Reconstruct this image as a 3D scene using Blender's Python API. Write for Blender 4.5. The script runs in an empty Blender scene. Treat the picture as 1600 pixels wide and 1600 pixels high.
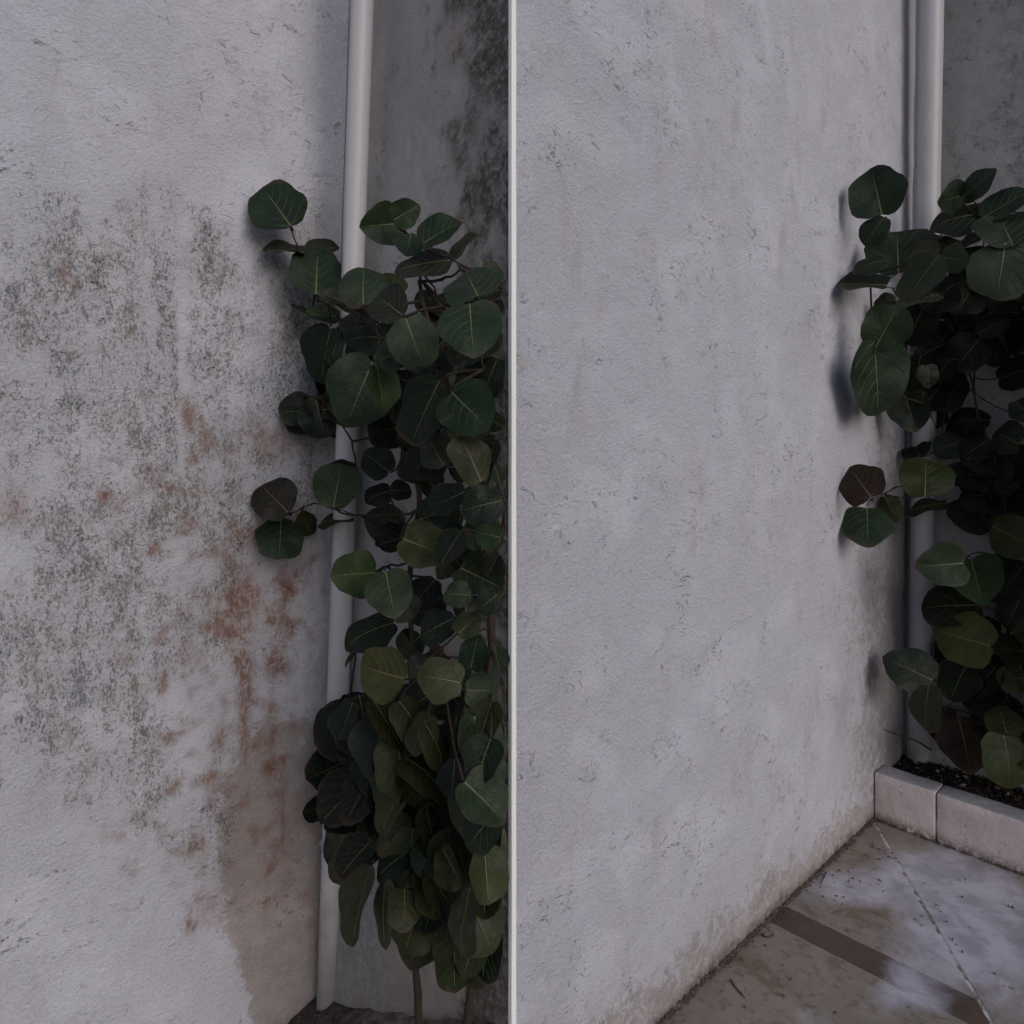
import bpy, bmesh, math, random
import numpy as np
from mathutils import Vector, Matrix, noise as mnoise

S = bpy.context.scene
COL = S.collection
R = math.radians
random.seed(11)

# ------------------------------------------------------------------ camera
EYE = 1.55
F = 1068.0            # focal length in photo pixels (1600 wide)
HOR = 700.0           # photo row of the horizon
cam_d = bpy.data.cameras.new('camera')
cam = bpy.data.objects.new('camera', cam_d); COL.objects.link(cam)
cam.location = (0, 0, EYE); cam.rotation_euler = (R(90), 0, 0)
cam_d.sensor_width = 36; cam_d.lens = 36 * F / 1600
cam_d.shift_y = -(800 - HOR) / 1600
cam_d.clip_start = 0.02; cam_d.clip_end = 2000
S.camera = cam

# ------------------------------------------------------------------ light
SUN = Vector((0.56, -0.83, 0)).normalized()
SUN_EL = R(27)
S.world = bpy.data.worlds.new('World'); S.world.use_nodes = True
wt = S.world.node_tree
sky = wt.nodes.new('ShaderNodeTexSky'); sky.sky_type = 'NISHITA'; sky.sun_disc = False
sky.sun_elevation = SUN_EL; sky.sun_rotation = math.atan2(SUN.x, SUN.y)
bg = wt.nodes['Background']; bg.inputs['Strength'].default_value = 0.06
wt.links.new(sky.outputs[0], bg.inputs['Color'])
sl = bpy.data.lights.new('sun', 'SUN'); sl.energy = 0.9; sl.angle = R(42); sl.color = (1, .97, .94)
so = bpy.data.objects.new('sun', sl); COL.objects.link(so); so.location = (3, -3, 6)
sd = Vector((SUN.x * math.cos(SUN_EL), SUN.y * math.cos(SUN_EL), math.sin(SUN_EL)))
so.rotation_euler = (-sd).to_track_quat('-Z', 'Y').to_euler()
vs = S.view_settings
vs.view_transform = 'Standard'; vs.look = 'None'; vs.gamma = 1; vs.use_curve_mapping = False; vs.exposure = 0.50

# ------------------------------------------------------------------ plan of the place (metres)
def ray(px, py):
    return Vector(((px - 800) / F, 1.0, -(py - HOR) / F))
def ground(px, py, z=0.0):
    d = ray(px, py); t = (z - EYE) / d.z
    return Vector((d.x * t, d.y * t, z))
def project(p):
    return 800 + F * p[0] / p[1], HOR - F * (p[2] - EYE) / p[1]

K2 = ground(1365, 1280)                          # where the kerb meets the clean wall
AW = (ground(1040, 1590) - K2).normalized()      # along the long walls, towards the left
AN = Vector((-AW.y, AW.x, 0))                    # out of the long walls
if AN.y > 0: AN = -AN
BW = AN.copy()                                   # along the return walls, from inner corner to arris
BN = AW.copy()                                   # out of the return walls
def on_line(p, d, px):
    k = (px - 800) / F
    t = (k * p.y - p.x) / (d.x - k * d.y)
    return p + d * t
E1 = on_line(K2, AW, 800)                        # outer arris between the two bays
C2 = on_line(K2, AW, 1419)                       # inner corner of the right bay
C1 = on_line(E1, -BW, 522)                       # inner corner of the left bay
WALL_H = 4.3
LEN_B2 = 1.3
E2 = C2 + BW * LEN_B2

def plane_hit(px, py, p, n):
    d = ray(px, py); o = Vector((0, 0, EYE))
    t = (p - o).dot(n) / d.dot(n)
    return o + d * t

# the inner corners are not quite plumb: point on the corner at height z
def corner_at(c, z):
    if c == 1:
        a = plane_hit(545, 10, C1, AN); b = plane_hit(497, 1490, C1, AN)
    else:
        a = plane_hit(1431, 10, C2, AN); b = plane_hit(1411, 1240, C2, AN)
    t = (z - b.z) / (a.z - b.z)
    q = b + (a - b) * t
    return Vector((q.x, q.y, z))

# ------------------------------------------------------------------ helpers
def tag(o, label=None, cat=None, group=None, kind=None):
    if label: o['label'] = label
    if cat: o['category'] = cat
    if group: o['group'] = group
    if kind: o['kind'] = kind
    return o
def link(name, me, mat=None, parent=None, smooth=False):
    o = bpy.data.objects.new(name, me); COL.objects.link(o)
    for m in (mat if isinstance(mat, (list, tuple)) else [mat] if mat else []):
        if len(me.materials) < 8: me.materials.append(m)
    if parent: o.parent = parent
    if smooth: me.polygons.foreach_set('use_smooth', [True] * len(me.polygons))
    return o
def mesh(name, vs_, fs_, mat=None, parent=None, smooth=False):
    me = bpy.data.meshes.new(name); me.from_pydata([tuple(v) for v in vs_], [], fs_); me.update()
    return link(name, me, mat, parent, smooth)
def empty(name, loc=(0, 0, 0)):
    o = bpy.data.objects.new(name, None); COL.objects.link(o); o.location = loc
    o.empty_display_size = .1
    return o

class NT:
    """small node helper"""
    def __init__(s, name):
        s.m = bpy.data.materials.new(name); s.m.use_nodes = True
        s.t = s.m.node_tree; s.b = s.t.nodes['Principled BSDF']
        s.co = s.t.nodes.new('ShaderNodeTexCoord').outputs['Object']
    def n(s, typ, **kw):
        nd = s.t.nodes.new(typ)
        for k, v in kw.items(): setattr(nd, k, v)
        return nd
    def put(s, sock, v):
        if hasattr(v, 'is_output') or isinstance(v, bpy.types.NodeSocket): s.t.links.new(v, sock)
        else: sock.default_value = v
    def scale(s, co, v):
        nd = s.n('ShaderNodeMapping'); s.put(nd.inputs['Vector'], co); nd.inputs['Scale'].default_value = v
        return nd.outputs[0]
    def noise(s, sc, detail=4, rough=.55, dist=0, co=None):
        nd = s.n('ShaderNodeTexNoise'); s.put(nd.inputs['Vector'], co or s.co)
        nd.inputs['Scale'].default_value = sc; nd.inputs['Detail'].default_value = detail
        nd.inputs['Roughness'].default_value = rough; nd.inputs['Distortion'].default_value = dist
        return nd.outputs['Fac']
    def voronoi(s, sc, feature='F1', co=None, out='Distance'):
        nd = s.n('ShaderNodeTexVoronoi', feature=feature); s.put(nd.inputs['Vector'], co or s.co)
        nd.inputs['Scale'].default_value = sc
        return nd.outputs[out]
    def math(s, op, a, b=0.0, c=None, clamp=False):
        nd = s.n('ShaderNodeMath', operation=op, use_clamp=clamp)
        s.put(nd.inputs[0], a); s.put(nd.inputs[1], b)
        if c is not None: s.put(nd.inputs[2], c)
        return nd.outputs[0]
    def rng(s, v, a, b, c=0.0, d=1.0, smooth=True):
        nd = s.n('ShaderNodeMapRange'); nd.interpolation_type = 'SMOOTHSTEP' if smooth else 'LINEAR'
        s.put(nd.inputs[0], v)
        for i, x in enumerate((a, b, c, d)): s.put(nd.inputs[i + 1], x)
        return nd.outputs[0]
    def mix(s, f, a, b, mode='MIX'):
        nd = s.n('ShaderNodeMix', data_type='RGBA', blend_type=mode)
        s.put(nd.inputs['Factor'], f)
        for k, v in (('A', a), ('B', b)):
            sock = [i for i in nd.inputs if i.name == k and i.type == 'RGBA'][0]
            if isinstance(v, tuple): v = (*v[:3], 1)
            s.put(sock, v)
        return [o for o in nd.outputs if o.type == 'RGBA'][0]
    def attr(s, name):
        nd = s.n('ShaderNodeAttribute', attribute_name=name); return nd.outputs['Fac']
    def bump(s, h, dist, strength=1.0):
        nd = s.n('ShaderNodeBump'); s.put(nd.inputs['Height'], h)
        nd.inputs['Distance'].default_value = dist; s.put(nd.inputs['Strength'], strength)
        s.t.links.new(nd.outputs[0], s.b.inputs['Normal'])
    def base(s, c, rough=.8, spec=.3):
        if isinstance(c, tuple): c = (*c[:3], 1)
        s.put(s.b.inputs['Base Color'], c); s.put(s.b.inputs['Roughness'], rough)
        s.b.inputs['Specular IOR Level'].default_value = spec
        return s.m

# ------------------------------------------------------------------ materials
def wall_material(name, paint, stains=True, coarse=1.0, drips=.5, pits=.2):
    k = NT(name)
    big = k.noise(3.2, 4, .6)
    mid = k.noise(17, 5, .6, .4)
    fine = k.noise(115, 6, .68, .3)
    grit = k.noise(330, 4, .7)
    smooth_patch = k.rng(k.noise(5.2, 2, .5, .5), .42, .72)       # trowelled, nearly smooth areas
    col = k.mix(k.rng(big, .35, .68), paint, tuple(c * f for c, f in zip(paint, (.975, .97, .95))))
    col = k.mix(k.math('MULTIPLY', k.rng(mid, .5, .75), .22), col, tuple(c * f for c, f in zip(paint, (.86, .84, .80))))
    # short hairline ridges and cracks in the render
    wob = k.noise(9, 4, .6, 1.2, k.scale(k.co, (1, 1, 2.2)))
    crack = k.math('ABSOLUTE', k.math('SUBTRACT', wob, .5))
    where = k.rng(k.noise(5.3, 3, .6), .50, .60)
    crack = k.math('MULTIPLY', k.rng(crack, .0, .008, 1, 0), k.math('MULTIPLY', where, k.rng(k.noise(38, 2), .47, .56)))
    wob2 = k.noise(22, 4, .6, 1.2, k.scale(k.co, (.62, .62, 2.3)))
    crack2 = k.math('MULTIPLY', k.rng(k.math('ABSOLUTE', k.math('SUBTRACT', wob2, .5)), .0, .018, 1, 0),
                    k.math('MULTIPLY', k.rng(k.noise(6.1, 3, .6), .49, .62), k.rng(k.noise(40, 2), .50, .60)))
    cr = k.math('MAXIMUM', crack, k.math('MULTIPLY', crack2, .22))
    pit_shade = k.math('MULTIPLY', k.rng(k.math('ADD', k.math('MULTIPLY', fine, .6), k.math('MULTIPLY', grit, .4)), .48, .33), k.rng(smooth_patch, 0, 1, pits, pits * .8, False))
    col = k.mix(pit_shade, col, (.20, .18, .15))                       # shading of the render's hollows, put into the colour
    col = k.mix(k.math('MULTIPLY', cr, .60), col, (.17, .15, .12))
    # pin holes
    pin = k.rng(k.voronoi(34), .0, .075, 1, 0)
    pin = k.math('MULTIPLY', pin, k.rng(k.noise(21, 2), .56, .66))
    col = k.mix(k.math('MULTIPLY', pin, .55), col, (.12, .11, .09))
    # pale yellow runs
    run = k.noise(6, 4, .6, .6, k.scale(k.co, (1.6, 1.6, .6)))
    run = k.math('MULTIPLY', k.rng(run, .57, .76), drips)
    col = k.mix(run, col, (.40, .37, .27))
    if stains:
        md, ru, ba, br = k.attr('mould'), k.attr('rust'), k.attr('bare'), k.attr('brown')  # masks hold stains and some painted shade
        bt = k.rng(k.math('ADD', ba, k.math('MULTIPLY', k.math('SUBTRACT', k.noise(24, 6, .72, .9), .5), 1.5)), .40, .62)
        bf = k.math('ADD', k.math('MULTIPLY', ba, .34), k.math('MULTIPLY', bt, .62))
        col = k.mix(bf, col, k.mix(k.rng(k.noise(18, 5, .65), .35, .65), (.46, .385, .37), (.38, .315, .305)))
        # mould: speckle whose density follows the stain
        streak = k.noise(9, 4, .6, .5, k.scale(k.co, (1.5, 1.5, .28)))
        core = k.noise(13, 4, .65, .8, k.scale(k.co, (1, 1, .6)))
        md = k.math('MULTIPLY', md, k.math('MULTIPLY', k.rng(streak, .30, .64, .62, 1.25), k.rng(core, .34, .66, .62, 1.25)))
        md = k.math('MINIMUM', md, k.rng(md, .5, 1.5, .60, .95, False))
        mc = k.scale(k.co, (1, 1, .60))
        sp = k.math('ADD', k.math('MULTIPLY', k.noise(72, 5, .76, .9, mc), .46), k.math('MULTIPLY', k.noise(210, 4, .78, .5, mc), .54))
        thr = k.math('SUBTRACT', .675, k.math('MULTIPLY', md, .285))
        spk = k.rng(sp, thr, k.math('ADD', thr, .14))
        tone = k.mix(k.rng(k.noise(11, 4), .42, .62), (.115, .112, .108), (.195, .168, .115))
        col = k.mix(k.math('MULTIPLY', md, .24), col, (.37, .345, .30))
        col = k.mix(k.math('MULTIPLY', spk, .82), col, tone)
        col = k.mix(k.math('MULTIPLY', ru, .42), col, (.40, .25, .18))
        rs = k.math('MULTIPLY', ru, k.rng(k.noise(75, 6, .72, .5, k.scale(k.co, (1, 1, .55))), .40, .58, .22, 1))
        col = k.mix(k.math('MULTIPLY', rs, .80), col, k.mix(k.noise(30, 3), (.30, .125, .08), (.20, .095, .07)))
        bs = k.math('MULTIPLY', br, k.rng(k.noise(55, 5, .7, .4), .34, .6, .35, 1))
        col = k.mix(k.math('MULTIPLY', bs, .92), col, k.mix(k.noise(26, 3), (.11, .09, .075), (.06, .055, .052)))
    h = k.math('ADD', k.math('MULTIPLY', fine, .75), k.math('MULTIPLY', grit, .38))
    h = k.math('ADD', h, k.math('MULTIPLY', mid, .9))
    h = k.math('SUBTRACT', h, k.math('MULTIPLY', cr, .30))
    h = k.math('SUBTRACT', h, k.math('MULTIPLY', pin, .4))
    strength = k.rng(smooth_patch, 0, 1, .62 * coarse, .50 * coarse, False)
    k.bump(h, .0085, strength)
    return k.base(col, .88, .22)

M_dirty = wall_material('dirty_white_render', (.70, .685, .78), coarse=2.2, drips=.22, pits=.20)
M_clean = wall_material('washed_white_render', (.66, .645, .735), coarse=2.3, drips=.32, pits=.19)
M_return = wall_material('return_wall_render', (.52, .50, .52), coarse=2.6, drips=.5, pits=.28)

k = NT('divider_white_paint'); M_divider = k.base(k.mix(k.noise(40, 3), (.88, .88, .87), (.83, .83, .82)), .5)
k = NT('painted_pipe')
c = k.mix(k.rng(k.noise(5, 5, .6, .5, k.scale(k.co, (2, 2, .5))), .48, .72), (.50, .48, .505), (.41, .385, .385))
c = k.mix(k.math('MULTIPLY', k.rng(k.noise(90, 4, .7), .6, .72), .5), c, (.30, .26, .22))
psep = k.n('ShaderNodeSeparateXYZ'); k.put(psep.inputs[0], k.co)
c = k.mix(k.math('MULTIPLY', k.rng(k.math('ADD', psep.outputs[2], k.math('MULTIPLY', k.noise(12, 5, .65), -.5)), -.30, .22, 1, 0), .75), c, (.15, .13, .115))
k.bump(k.noise(60, 3), .0015, .35); M_pipe = k.base(c, .42, .4)

k = NT('kerb_paint')
geo = k.n('ShaderNodeNewGeometry'); sep = k.n('ShaderNodeSeparateXYZ'); k.put(sep.inputs[0], geo.outputs['Normal'])
up = k.rng(sep.outputs[2], .5, .8)
c = k.mix(k.rng(k.noise(9, 5, .6), .35, .7), (.68, .575, .555), (.57, .475, .455))
c = k.mix(k.math('MULTIPLY', up, k.rng(k.noise(35, 5, .65), .3, .6, .55, 1)), c, (.33, .33, .36))
sp2 = k.n('ShaderNodeSeparateXYZ'); k.put(sp2.inputs[0], k.co)
low = k.math('MULTIPLY', k.rng(sp2.outputs[2], .0, .055, 1, 0), k.rng(k.noise(60, 5, .7), .36, .56))
c = k.mix(k.math('MULTIPLY', low, .85), c, (.10, .075, .05))
chip = k.math('MULTIPLY', k.rng(k.noise(40, 6, .72, .8), .59, .66), .7)
c = k.mix(chip, c, (.17, .15, .13))
k.bump(k.math('ADD', k.noise(70, 5, .65), k.math('MULTIPLY', k.noise(14, 3), 1.2)), .006, .5); M_kerb = k.base(c, .85)

def slab_material(name, dry, dry2, suds_sky_bias):
    k = NT(name)
    geo = k.n('ShaderNodeNewGeometry'); co = geo.outputs['Position']
    c = k.mix(k.rng(k.noise(7, 5, .6, .5, co), .35, .68), dry, dry2)
    c = k.mix(k.math('MULTIPLY', k.rng(k.noise(26, 6, .72, .6, co), .50, .66), .65), c, (.11, .088, .068))
    c = k.mix(k.math('MULTIPLY', k.rng(k.noise(5.4, 5, .65, .9, co), .53, .63), .6), c, (.13, .085, .05))
    film = k.math('ADD', k.math('MULTIPLY', k.noise(3.1, 5, .58, .9, co), .7), k.math('MULTIPLY', k.noise(11, 5, .65, 1.2, co), .3))
    at = k.attr('suds_sky')
    film = k.rng(k.math('ADD', k.math('ADD', k.math('MULTIPLY', film, .9), at), suds_sky_bias), .44, .84)
    tint = k.mix(k.rng(k.noise(9, 5, .6, .5, co), .38, .66), (.54, .52, .61), (.35, .335, .40))  # pale foam and reflected sky, both put into this tint
    c = k.mix(k.math('MULTIPLY', film, .92), c, tint)
    dots = k.math('MULTIPLY', k.rng(k.voronoi(13, co=co), .05, .16, 1, 0), k.rng(k.noise(15, 2, co=co), .53, .6))
    c = k.mix(k.math('MULTIPLY', dots, .75), c, (.06, .055, .045))
    ro = k.rng(film, 0, 1, .62, .34, False)
    k.bump(k.math('ADD', k.noise(30, 4, .6, 0, co), k.math('MULTIPLY', k.noise(150, 4, .6, 0, co), .4)), .003, k.rng(film, 0, 1, .5, .2, False))
    return k.base(c, ro, .45)
M_slab = slab_material('wet_stone_slab', (.27, .225, .195), (.215, .18, .155), 0.0)
M_band = slab_material('wet_brown_tile', (.095, .062, .052), (.08, .054, .046), -.03)
k = NT('pale_grout'); M_grout = k.base(k.mix(k.rng(k.noise(22, 5, .7), .42, .62), (.52, .51, .53), (.17, .145, .125)), .7)
k = NT('ground_concrete'); c = k.mix(k.noise(2, 6, .6), (.24, .21, .19), (.17, .15, .135))
k.bump(k.noise(40, 5), .004, .5); M_ground = k.base(c, .85)
k = NT('soil'); c = k.mix(k.rng(k.noise(45, 5, .7), .35, .65), (.022, .018, .016), (.06, .048, .04))
k.bump(k.noise(70, 6, .7), .02, .9); M_soil = k.base(c, .95, .1)
k = NT('dry_soil'); at = k.attr('dry')
c = k.mix(k.rng(k.noise(40, 6, .7), .35, .65), (.05, .045, .043), (.085, .075, .07))
c2 = k.mix(k.rng(k.noise(26, 6, .7, .5), .38, .6), (.11, .085, .08), (.24, .19, .175))
c = k.mix(at, c, c2)
k.bump(k.noise(60, 6, .7), .015, .8); M_dry = k.base(c, .95, .1)
k = NT('dirt_crumbs'); c = k.mix(k.noise(120, 3), (.055, .042, .032), (.15, .115, .09)); M_dirt = k.base(c, .95, .1)
k = NT('litter_bits'); c = k.mix(k.rng(k.voronoi(40, out='Distance'), .2, .5), (.09, .055, .035), (.035, .028, .022)); M_bits = k.base(c, .8, .2)
k = NT('bark'); c = k.mix(k.noise(55, 4), (.020, .014, .011), (.045, .028, .021)); k.bump(k.noise(120, 4), .003, .6); M_bark = k.base(c, .8, .25)
k = NT('wire'); M_wire = k.base((.03, .028, .03), .5, .4)

k = NT('leaf_blade')
oi = k.n('ShaderNodeObjectInfo')
cc = oi.outputs['Color']
seed = k.n('ShaderNodeVectorMath', operation='ADD'); k.put(seed.inputs[0], k.co); 
rv = k.n('ShaderNodeCombineXYZ'); k.put(rv.inputs[2], k.math('MULTIPLY', oi.outputs['Random'], 37)); k.put(seed.inputs[1], rv.outputs[0])
sco = seed.outputs[0]
c = k.mix(k.rng(k.noise(3.2, 4, .6, .3, sco), .35, .68), cc, k.mix(1.0, cc, (.62, .68, .62), 'MULTIPLY'))
c = k.mix(k.math('MULTIPLY', k.rng(k.noise(5, 5, .65, .6, sco), .60, .72), .55), c, (.060, .030, .018))
vn = k.math('MULTIPLY', k.rng(k.voronoi(13, 'DISTANCE_TO_EDGE', sco), 0, .05, 1, 0), .10)
c = k.mix(vn, c, k.mix(1.0, cc, (1.9, 1.8, 1.5), 'MULTIPLY'))
k.bump(k.math('ADD', k.noise(9, 4, .6, 0, sco), k.math('MULTIPLY', vn, -1.2)), .02, .16)
rad = k.n('ShaderNodeVectorMath', operation='DISTANCE'); k.put(rad.inputs[0], k.co); rad.inputs[1].default_value = (0, .5, 0)
edge = k.math('MULTIPLY', k.rng(k.math('ADD', rad.outputs['Value'], k.math('MULTIPLY', k.noise(4, 4, .6, 0, sco), .25)), .585, .66), k.rng(oi.outputs['Random'], .3, .7))
c = k.mix(k.math('MULTIPLY', edge, .6), c, (.055, .030, .016))
M_leaf = k.base(c, k.rng(k.noise(6, 4, .6, 0, sco), .3, .7, .48, .68), .26)
k = NT('leaf_vein'); oi = k.n('ShaderNodeObjectInfo')
M_vein = k.base(k.mix(.15, oi.outputs['Color'], (.26, .26, .12)), .5, .3)
k = NT('leaf_midrib'); oi = k.n('ShaderNodeObjectInfo')
M_rib = k.base(k.mix(.36, oi.outputs['Color'], (.34, .31, .12)), .5, .3)

# ------------------------------------------------------------------ walls
def fbm(p, sc, o=4):
    return mnoise.fractal(p * sc, 1.0, 2.0, o)

def gsum(px, py, blobs):
    out = np.zeros_like(px)
    for x, y, rx, ry, a in blobs:
        out += a * np.exp(-(((px - x) / rx) ** 2 + ((py - y) / ry) ** 2))
    return out

def wall(name, p0, p1, n, du, mat, label, masks=None, thick=.06, z0=-.2, lump=.0032):
    """p0(z), p1(z) give the two ends of the wall face at height z; n points out of the face"""
    L = (p1(1.5) - p0(1.5)).length
    nu = max(2, int(L / du)); nz = int((WALL_H - z0) / du)
    V = []
    for j in range(nz + 1):
        z = z0 + (WALL_H - z0) * j / nz
        a, b = p0(z), p1(z)
        for i in range(nu + 1):
            u = i / nu
            p = a.lerp(b, u)
            e = min(1, min(u, 1 - u) * L / .12) ** 1.5
            q = Vector((p.x, p.y, z))
            d = lump * e * (fbm(q, 4.5, 3) * .9 + fbm(q + Vector((7, 3, 1)), 28, 2) * .28)
            V.append(q + n * d)
    Fc = []
    w = nu + 1
    flip = (p1(1.5) - p0(1.5)).cross(Vector((0, 0, 1))).dot(n) < 0
    for j in range(nz):
        for i in range(nu):
            f = (j * w + i, j * w + i + 1, (j + 1) * w + i + 1, (j + 1) * w + i)
            Fc.append(f[::-1] if flip else f)
    o = mesh(name, V, Fc, mat, smooth=True)
    o.location = (0, 0, 0)
    A = np.array([v[:] for v in V])
    px = 800 + F * A[:, 0] / np.maximum(A[:, 1], .3); py = HOR - F * (A[:, 2] - EYE) / np.maximum(A[:, 1], .3)
    # ragged edges for every stain and painted-shade mask
    wob = np.array([fbm(v, 6, 3) for v in V]); wob2 = np.array([fbm(v + Vector((3, 9, 4)), 17, 3) for v in V])
    for key in ('mould', 'rust', 'bare', 'brown'):
        at = o.data.attributes.new(key, 'FLOAT', 'POINT')
        val = masks[key](px, py, wob, wob2, A) if masks and key in masks else np.zeros(len(V))
        at.data.foreach_set('value', np.clip(val, 0, 1).astype(np.float32))
    md = o.modifiers.new('thickness', 'SOLIDIFY'); md.thickness = thick; md.offset = -1
    tag(o, label, 'wall', kind='thing')
    return o

def sm(x, a, b):
    t = np.clip((x - a) / (b - a), 0, 1); return t * t * (3 - 2 * t)

def mould1(px, py, w, w2, A):
    m = gsum(px, py, [(120, 420, 95, 110, .50), (60, 560, 90, 70, .62), (240, 545, 130, 90, .55), (120, 640, 110, 70, .45),
                      (430, 560, 85, 120, .62), (470, 470, 55, 80, .40), (360, 480, 70, 60, .3), (230, 700, 120, 80, .5), (320, 760, 80, 70, .5),  # mould beside the shrub, with plant shade painted in
                      (110, 830, 90, 80, .48), (210, 830, 80, 60, .5), (60, 980, 80, 120, .40), (170, 1000, 120, 90, .45),
                      (300, 980, 90, 70, .32), (340, 880, 60, 80, .3), (90, 1120, 90, 90, .30), (210, 1130, 70, 110, .36), (270, 1250, 70, 90, .32),
                      (320, 1330, 60, 70, .34), (230, 330, 60, 60, .42), (40, 300, 60, 30, .25), (420, 700, 90, 60, .3), (470, 760, 50, 90, .3),
                      (40, 1460, 60, 14, .25), (260, 1490, 60, 26, .35), (300, 150, 200, 120, .13), (500, 620, 40, 120, .35), (310, 395, 30, 60, .4), (215, 470, 30, 40, .4)])
    clean = gsum(px, py, [(284, 590, 10, 160, 1.0), (285, 720, 16, 40, .8), (70, 690, 28, 90, .55), (150, 660, 16, 80, .5), (285, 880, 45, 50, .7),
                          (40, 870, 60, 40, .5), (160, 310, 45, 50, .5), (300, 1060, 50, 50, .5), (280, 1180, 30, 90, .6), (160, 1150, 30, 60, .4), (110, 930, 40, 30, .3)])
    low = sm(py - (1290 + np.clip(px - 60, 0, 400) * .55) , -60, 40)         # washed lower left
    m = m * 1.5 * (1 + .40 * w + .55 * w2) + .10 * w2 + .46 * sm(py + 60 * w, 210, 400) * (1 - sm(py + 80 * w, 1200, 1420)) * (1 - .5 * sm(px, 440, 520) * sm(py, 650, 800))
    m = m - clean * .95
    return m * (1 - .85 * low) * 1.05
def rust1(px, py, w, w2, A):
    m = gsum(px, py, [(384, 930, 20, 55, .75), (438, 950, 16, 48, .70), (360, 975, 26, 26, .6), (378, 1040, 17, 38, .85), (428, 1035, 13, 24, .8),
                      (382, 1120, 8, 72, .85), (425, 1130, 6, 90, .35), (293, 652, 10, 26, .7), (322, 692, 14, 26, .45), (428, 690, 45, 26, .38),
                      (160, 775, 14, 12, .45), (236, 860, 7, 9, .8), (254, 1075, 8, 18, .7), (345, 1150, 9, 22, .5), (308, 1325, 14, 18, .55), (296, 1445, 10, 14, .5),
                      (330, 1240, 12, 40, .4), (100, 425, 10, 18, .45), (120, 450, 7, 14, .4), (248, 1300, 6, 14, .5), (330, 1410, 22, 34, .4), (442, 1290, 3, 60, .5),
                      (418, 1200, 9, 14, .55), (300, 1010, 20, 22, .35), (360, 920, 60, 90, .18), (20, 790, 20, 30, .35), (470, 900, 30, 60, .18), (415, 1380, 4, 60, .3)])
    speck = np.clip(w2 - .12, 0, 1) * 1.1 * sm(px, 60, 300) * sm(py, 560, 760) * (1 - sm(py, 1380, 1500)) * (1 - .6 * sm(px, 470, 520))
    return m * (1.5 + .8 * w2 + .7 * w) + speck
def bare1(px, py, w, w2, A):
    e = 352 + 22 * w + np.clip(1230 - py, 0, 400) * .25 + np.clip(py - 1450, 0, 300) * .30
    return sm(px, e - 45, e + 32) * sm(py + 40 * w, 1000, 1230) * .9
def brown_shade1(px, py, w, w2, A):
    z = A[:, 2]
    return sm(-z, .07, .14) * .5 + sm(px, 492, 520) * sm(py, 300, 900) * .25 + gsum(px, py, [(478, 540, 42, 120, .42), (440, 480, 30, 60, .2)]) * (1 + w2)  # foot grime, plus corner and shrub shade painted on

def mould_shadeB1(px, py, w, w2, A):
    return sm(px + 70 * w + 30 * w2, 690, 790) * (.95 + .6 * w2) + .22 + .3 * w2 + gsum(px, py, [(650, 140, 50, 70, .25)])  # mould, plus the wall's shading towards the arris put into colour
def brown_shadeB1(px, py, w, w2, A):
    edge = sm(px + 55 * w + 25 * w2, 690, 785)  # fall into shade towards the arris, painted along with the mould
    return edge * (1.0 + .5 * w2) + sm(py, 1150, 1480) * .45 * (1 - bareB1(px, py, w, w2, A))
def rustB1(px, py, w, w2, A):
    return gsum(px, py, [(705, 60, 18, 50, .3)])
def bareB1(px, py, w, w2, A):
    return sm(px - 560 + (py - 1500) * .9 + 70 * w + 45 * w2, 40, 80) * sm(py + 30 * w, 1470, 1500)
def mouldB2(px, py, w, w2, A):
    return .30 + .55 * w2 + .2 * w + sm(px, 1500, 1700) * .4
def brownB2(px, py, w, w2, A):
    return sm(px + 40 * w2, 1520, 1680) * .5 + .12

def base_z(A, w2):
    return sm(-(A[:, 2] + .02 * w2), -.055, -.005)
def mouldA2(px, py, w, w2, A):
    foot = sm(-(A[:, 2] - .03 * w), -.30, .0) * .42
    cor = sm(px, 1330, 1430) * .10
    return foot * (.6 + w2) + cor + .05 + .10 * w2
def rustA2(px, py, w, w2, A):
    return gsum(px, py, [(1090, 745, 14, 40, .14), (1160, 820, 8, 30, .1), (940, 480, 8, 30, .1), (1030, 270, 12, 40, .12), (1395, 1150, 20, 60, .12)]) + sm(-A[:, 2], -.10, 0) * .16
def bare_shadeA2(px, py, w, w2, A):
    foot = sm(-(A[:, 2] + .06 * w), -.34, -.04) * .55
    cor = sm(px + 20 * w, 1230, 1420) * sm(py, 350, 900) * .62  # warm shade by shrub and inner corner, put into the colour
    return np.maximum(foot, cor) + .05
def brownA2(px, py, w, w2, A):
    return base_z(A, w2) * .9

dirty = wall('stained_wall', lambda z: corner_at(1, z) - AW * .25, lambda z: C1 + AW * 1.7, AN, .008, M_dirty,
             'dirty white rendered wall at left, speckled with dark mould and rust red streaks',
             dict(mould=mould1, rust=rust1, bare=bare1, brown=brown_shade1))
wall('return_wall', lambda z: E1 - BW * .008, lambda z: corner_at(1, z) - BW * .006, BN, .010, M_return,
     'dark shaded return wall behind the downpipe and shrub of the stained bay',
     dict(mould=mould_shadeB1, brown=brown_shadeB1, rust=rustB1, bare=bareB1))
clean = wall('washed_wall', lambda z: E1 - AW * .008, lambda z: corner_at(2, z) - AW * .25, AN, .010, M_clean,
     'clean washed white rendered wall rising from the wet paving',
     dict(mould=mouldA2, rust=rustA2, bare=bare_shadeA2, brown=brownA2))
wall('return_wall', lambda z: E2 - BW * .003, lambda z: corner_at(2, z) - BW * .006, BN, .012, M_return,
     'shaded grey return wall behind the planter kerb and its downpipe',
     dict(mould=mouldB2, brown=brownB2))
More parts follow.
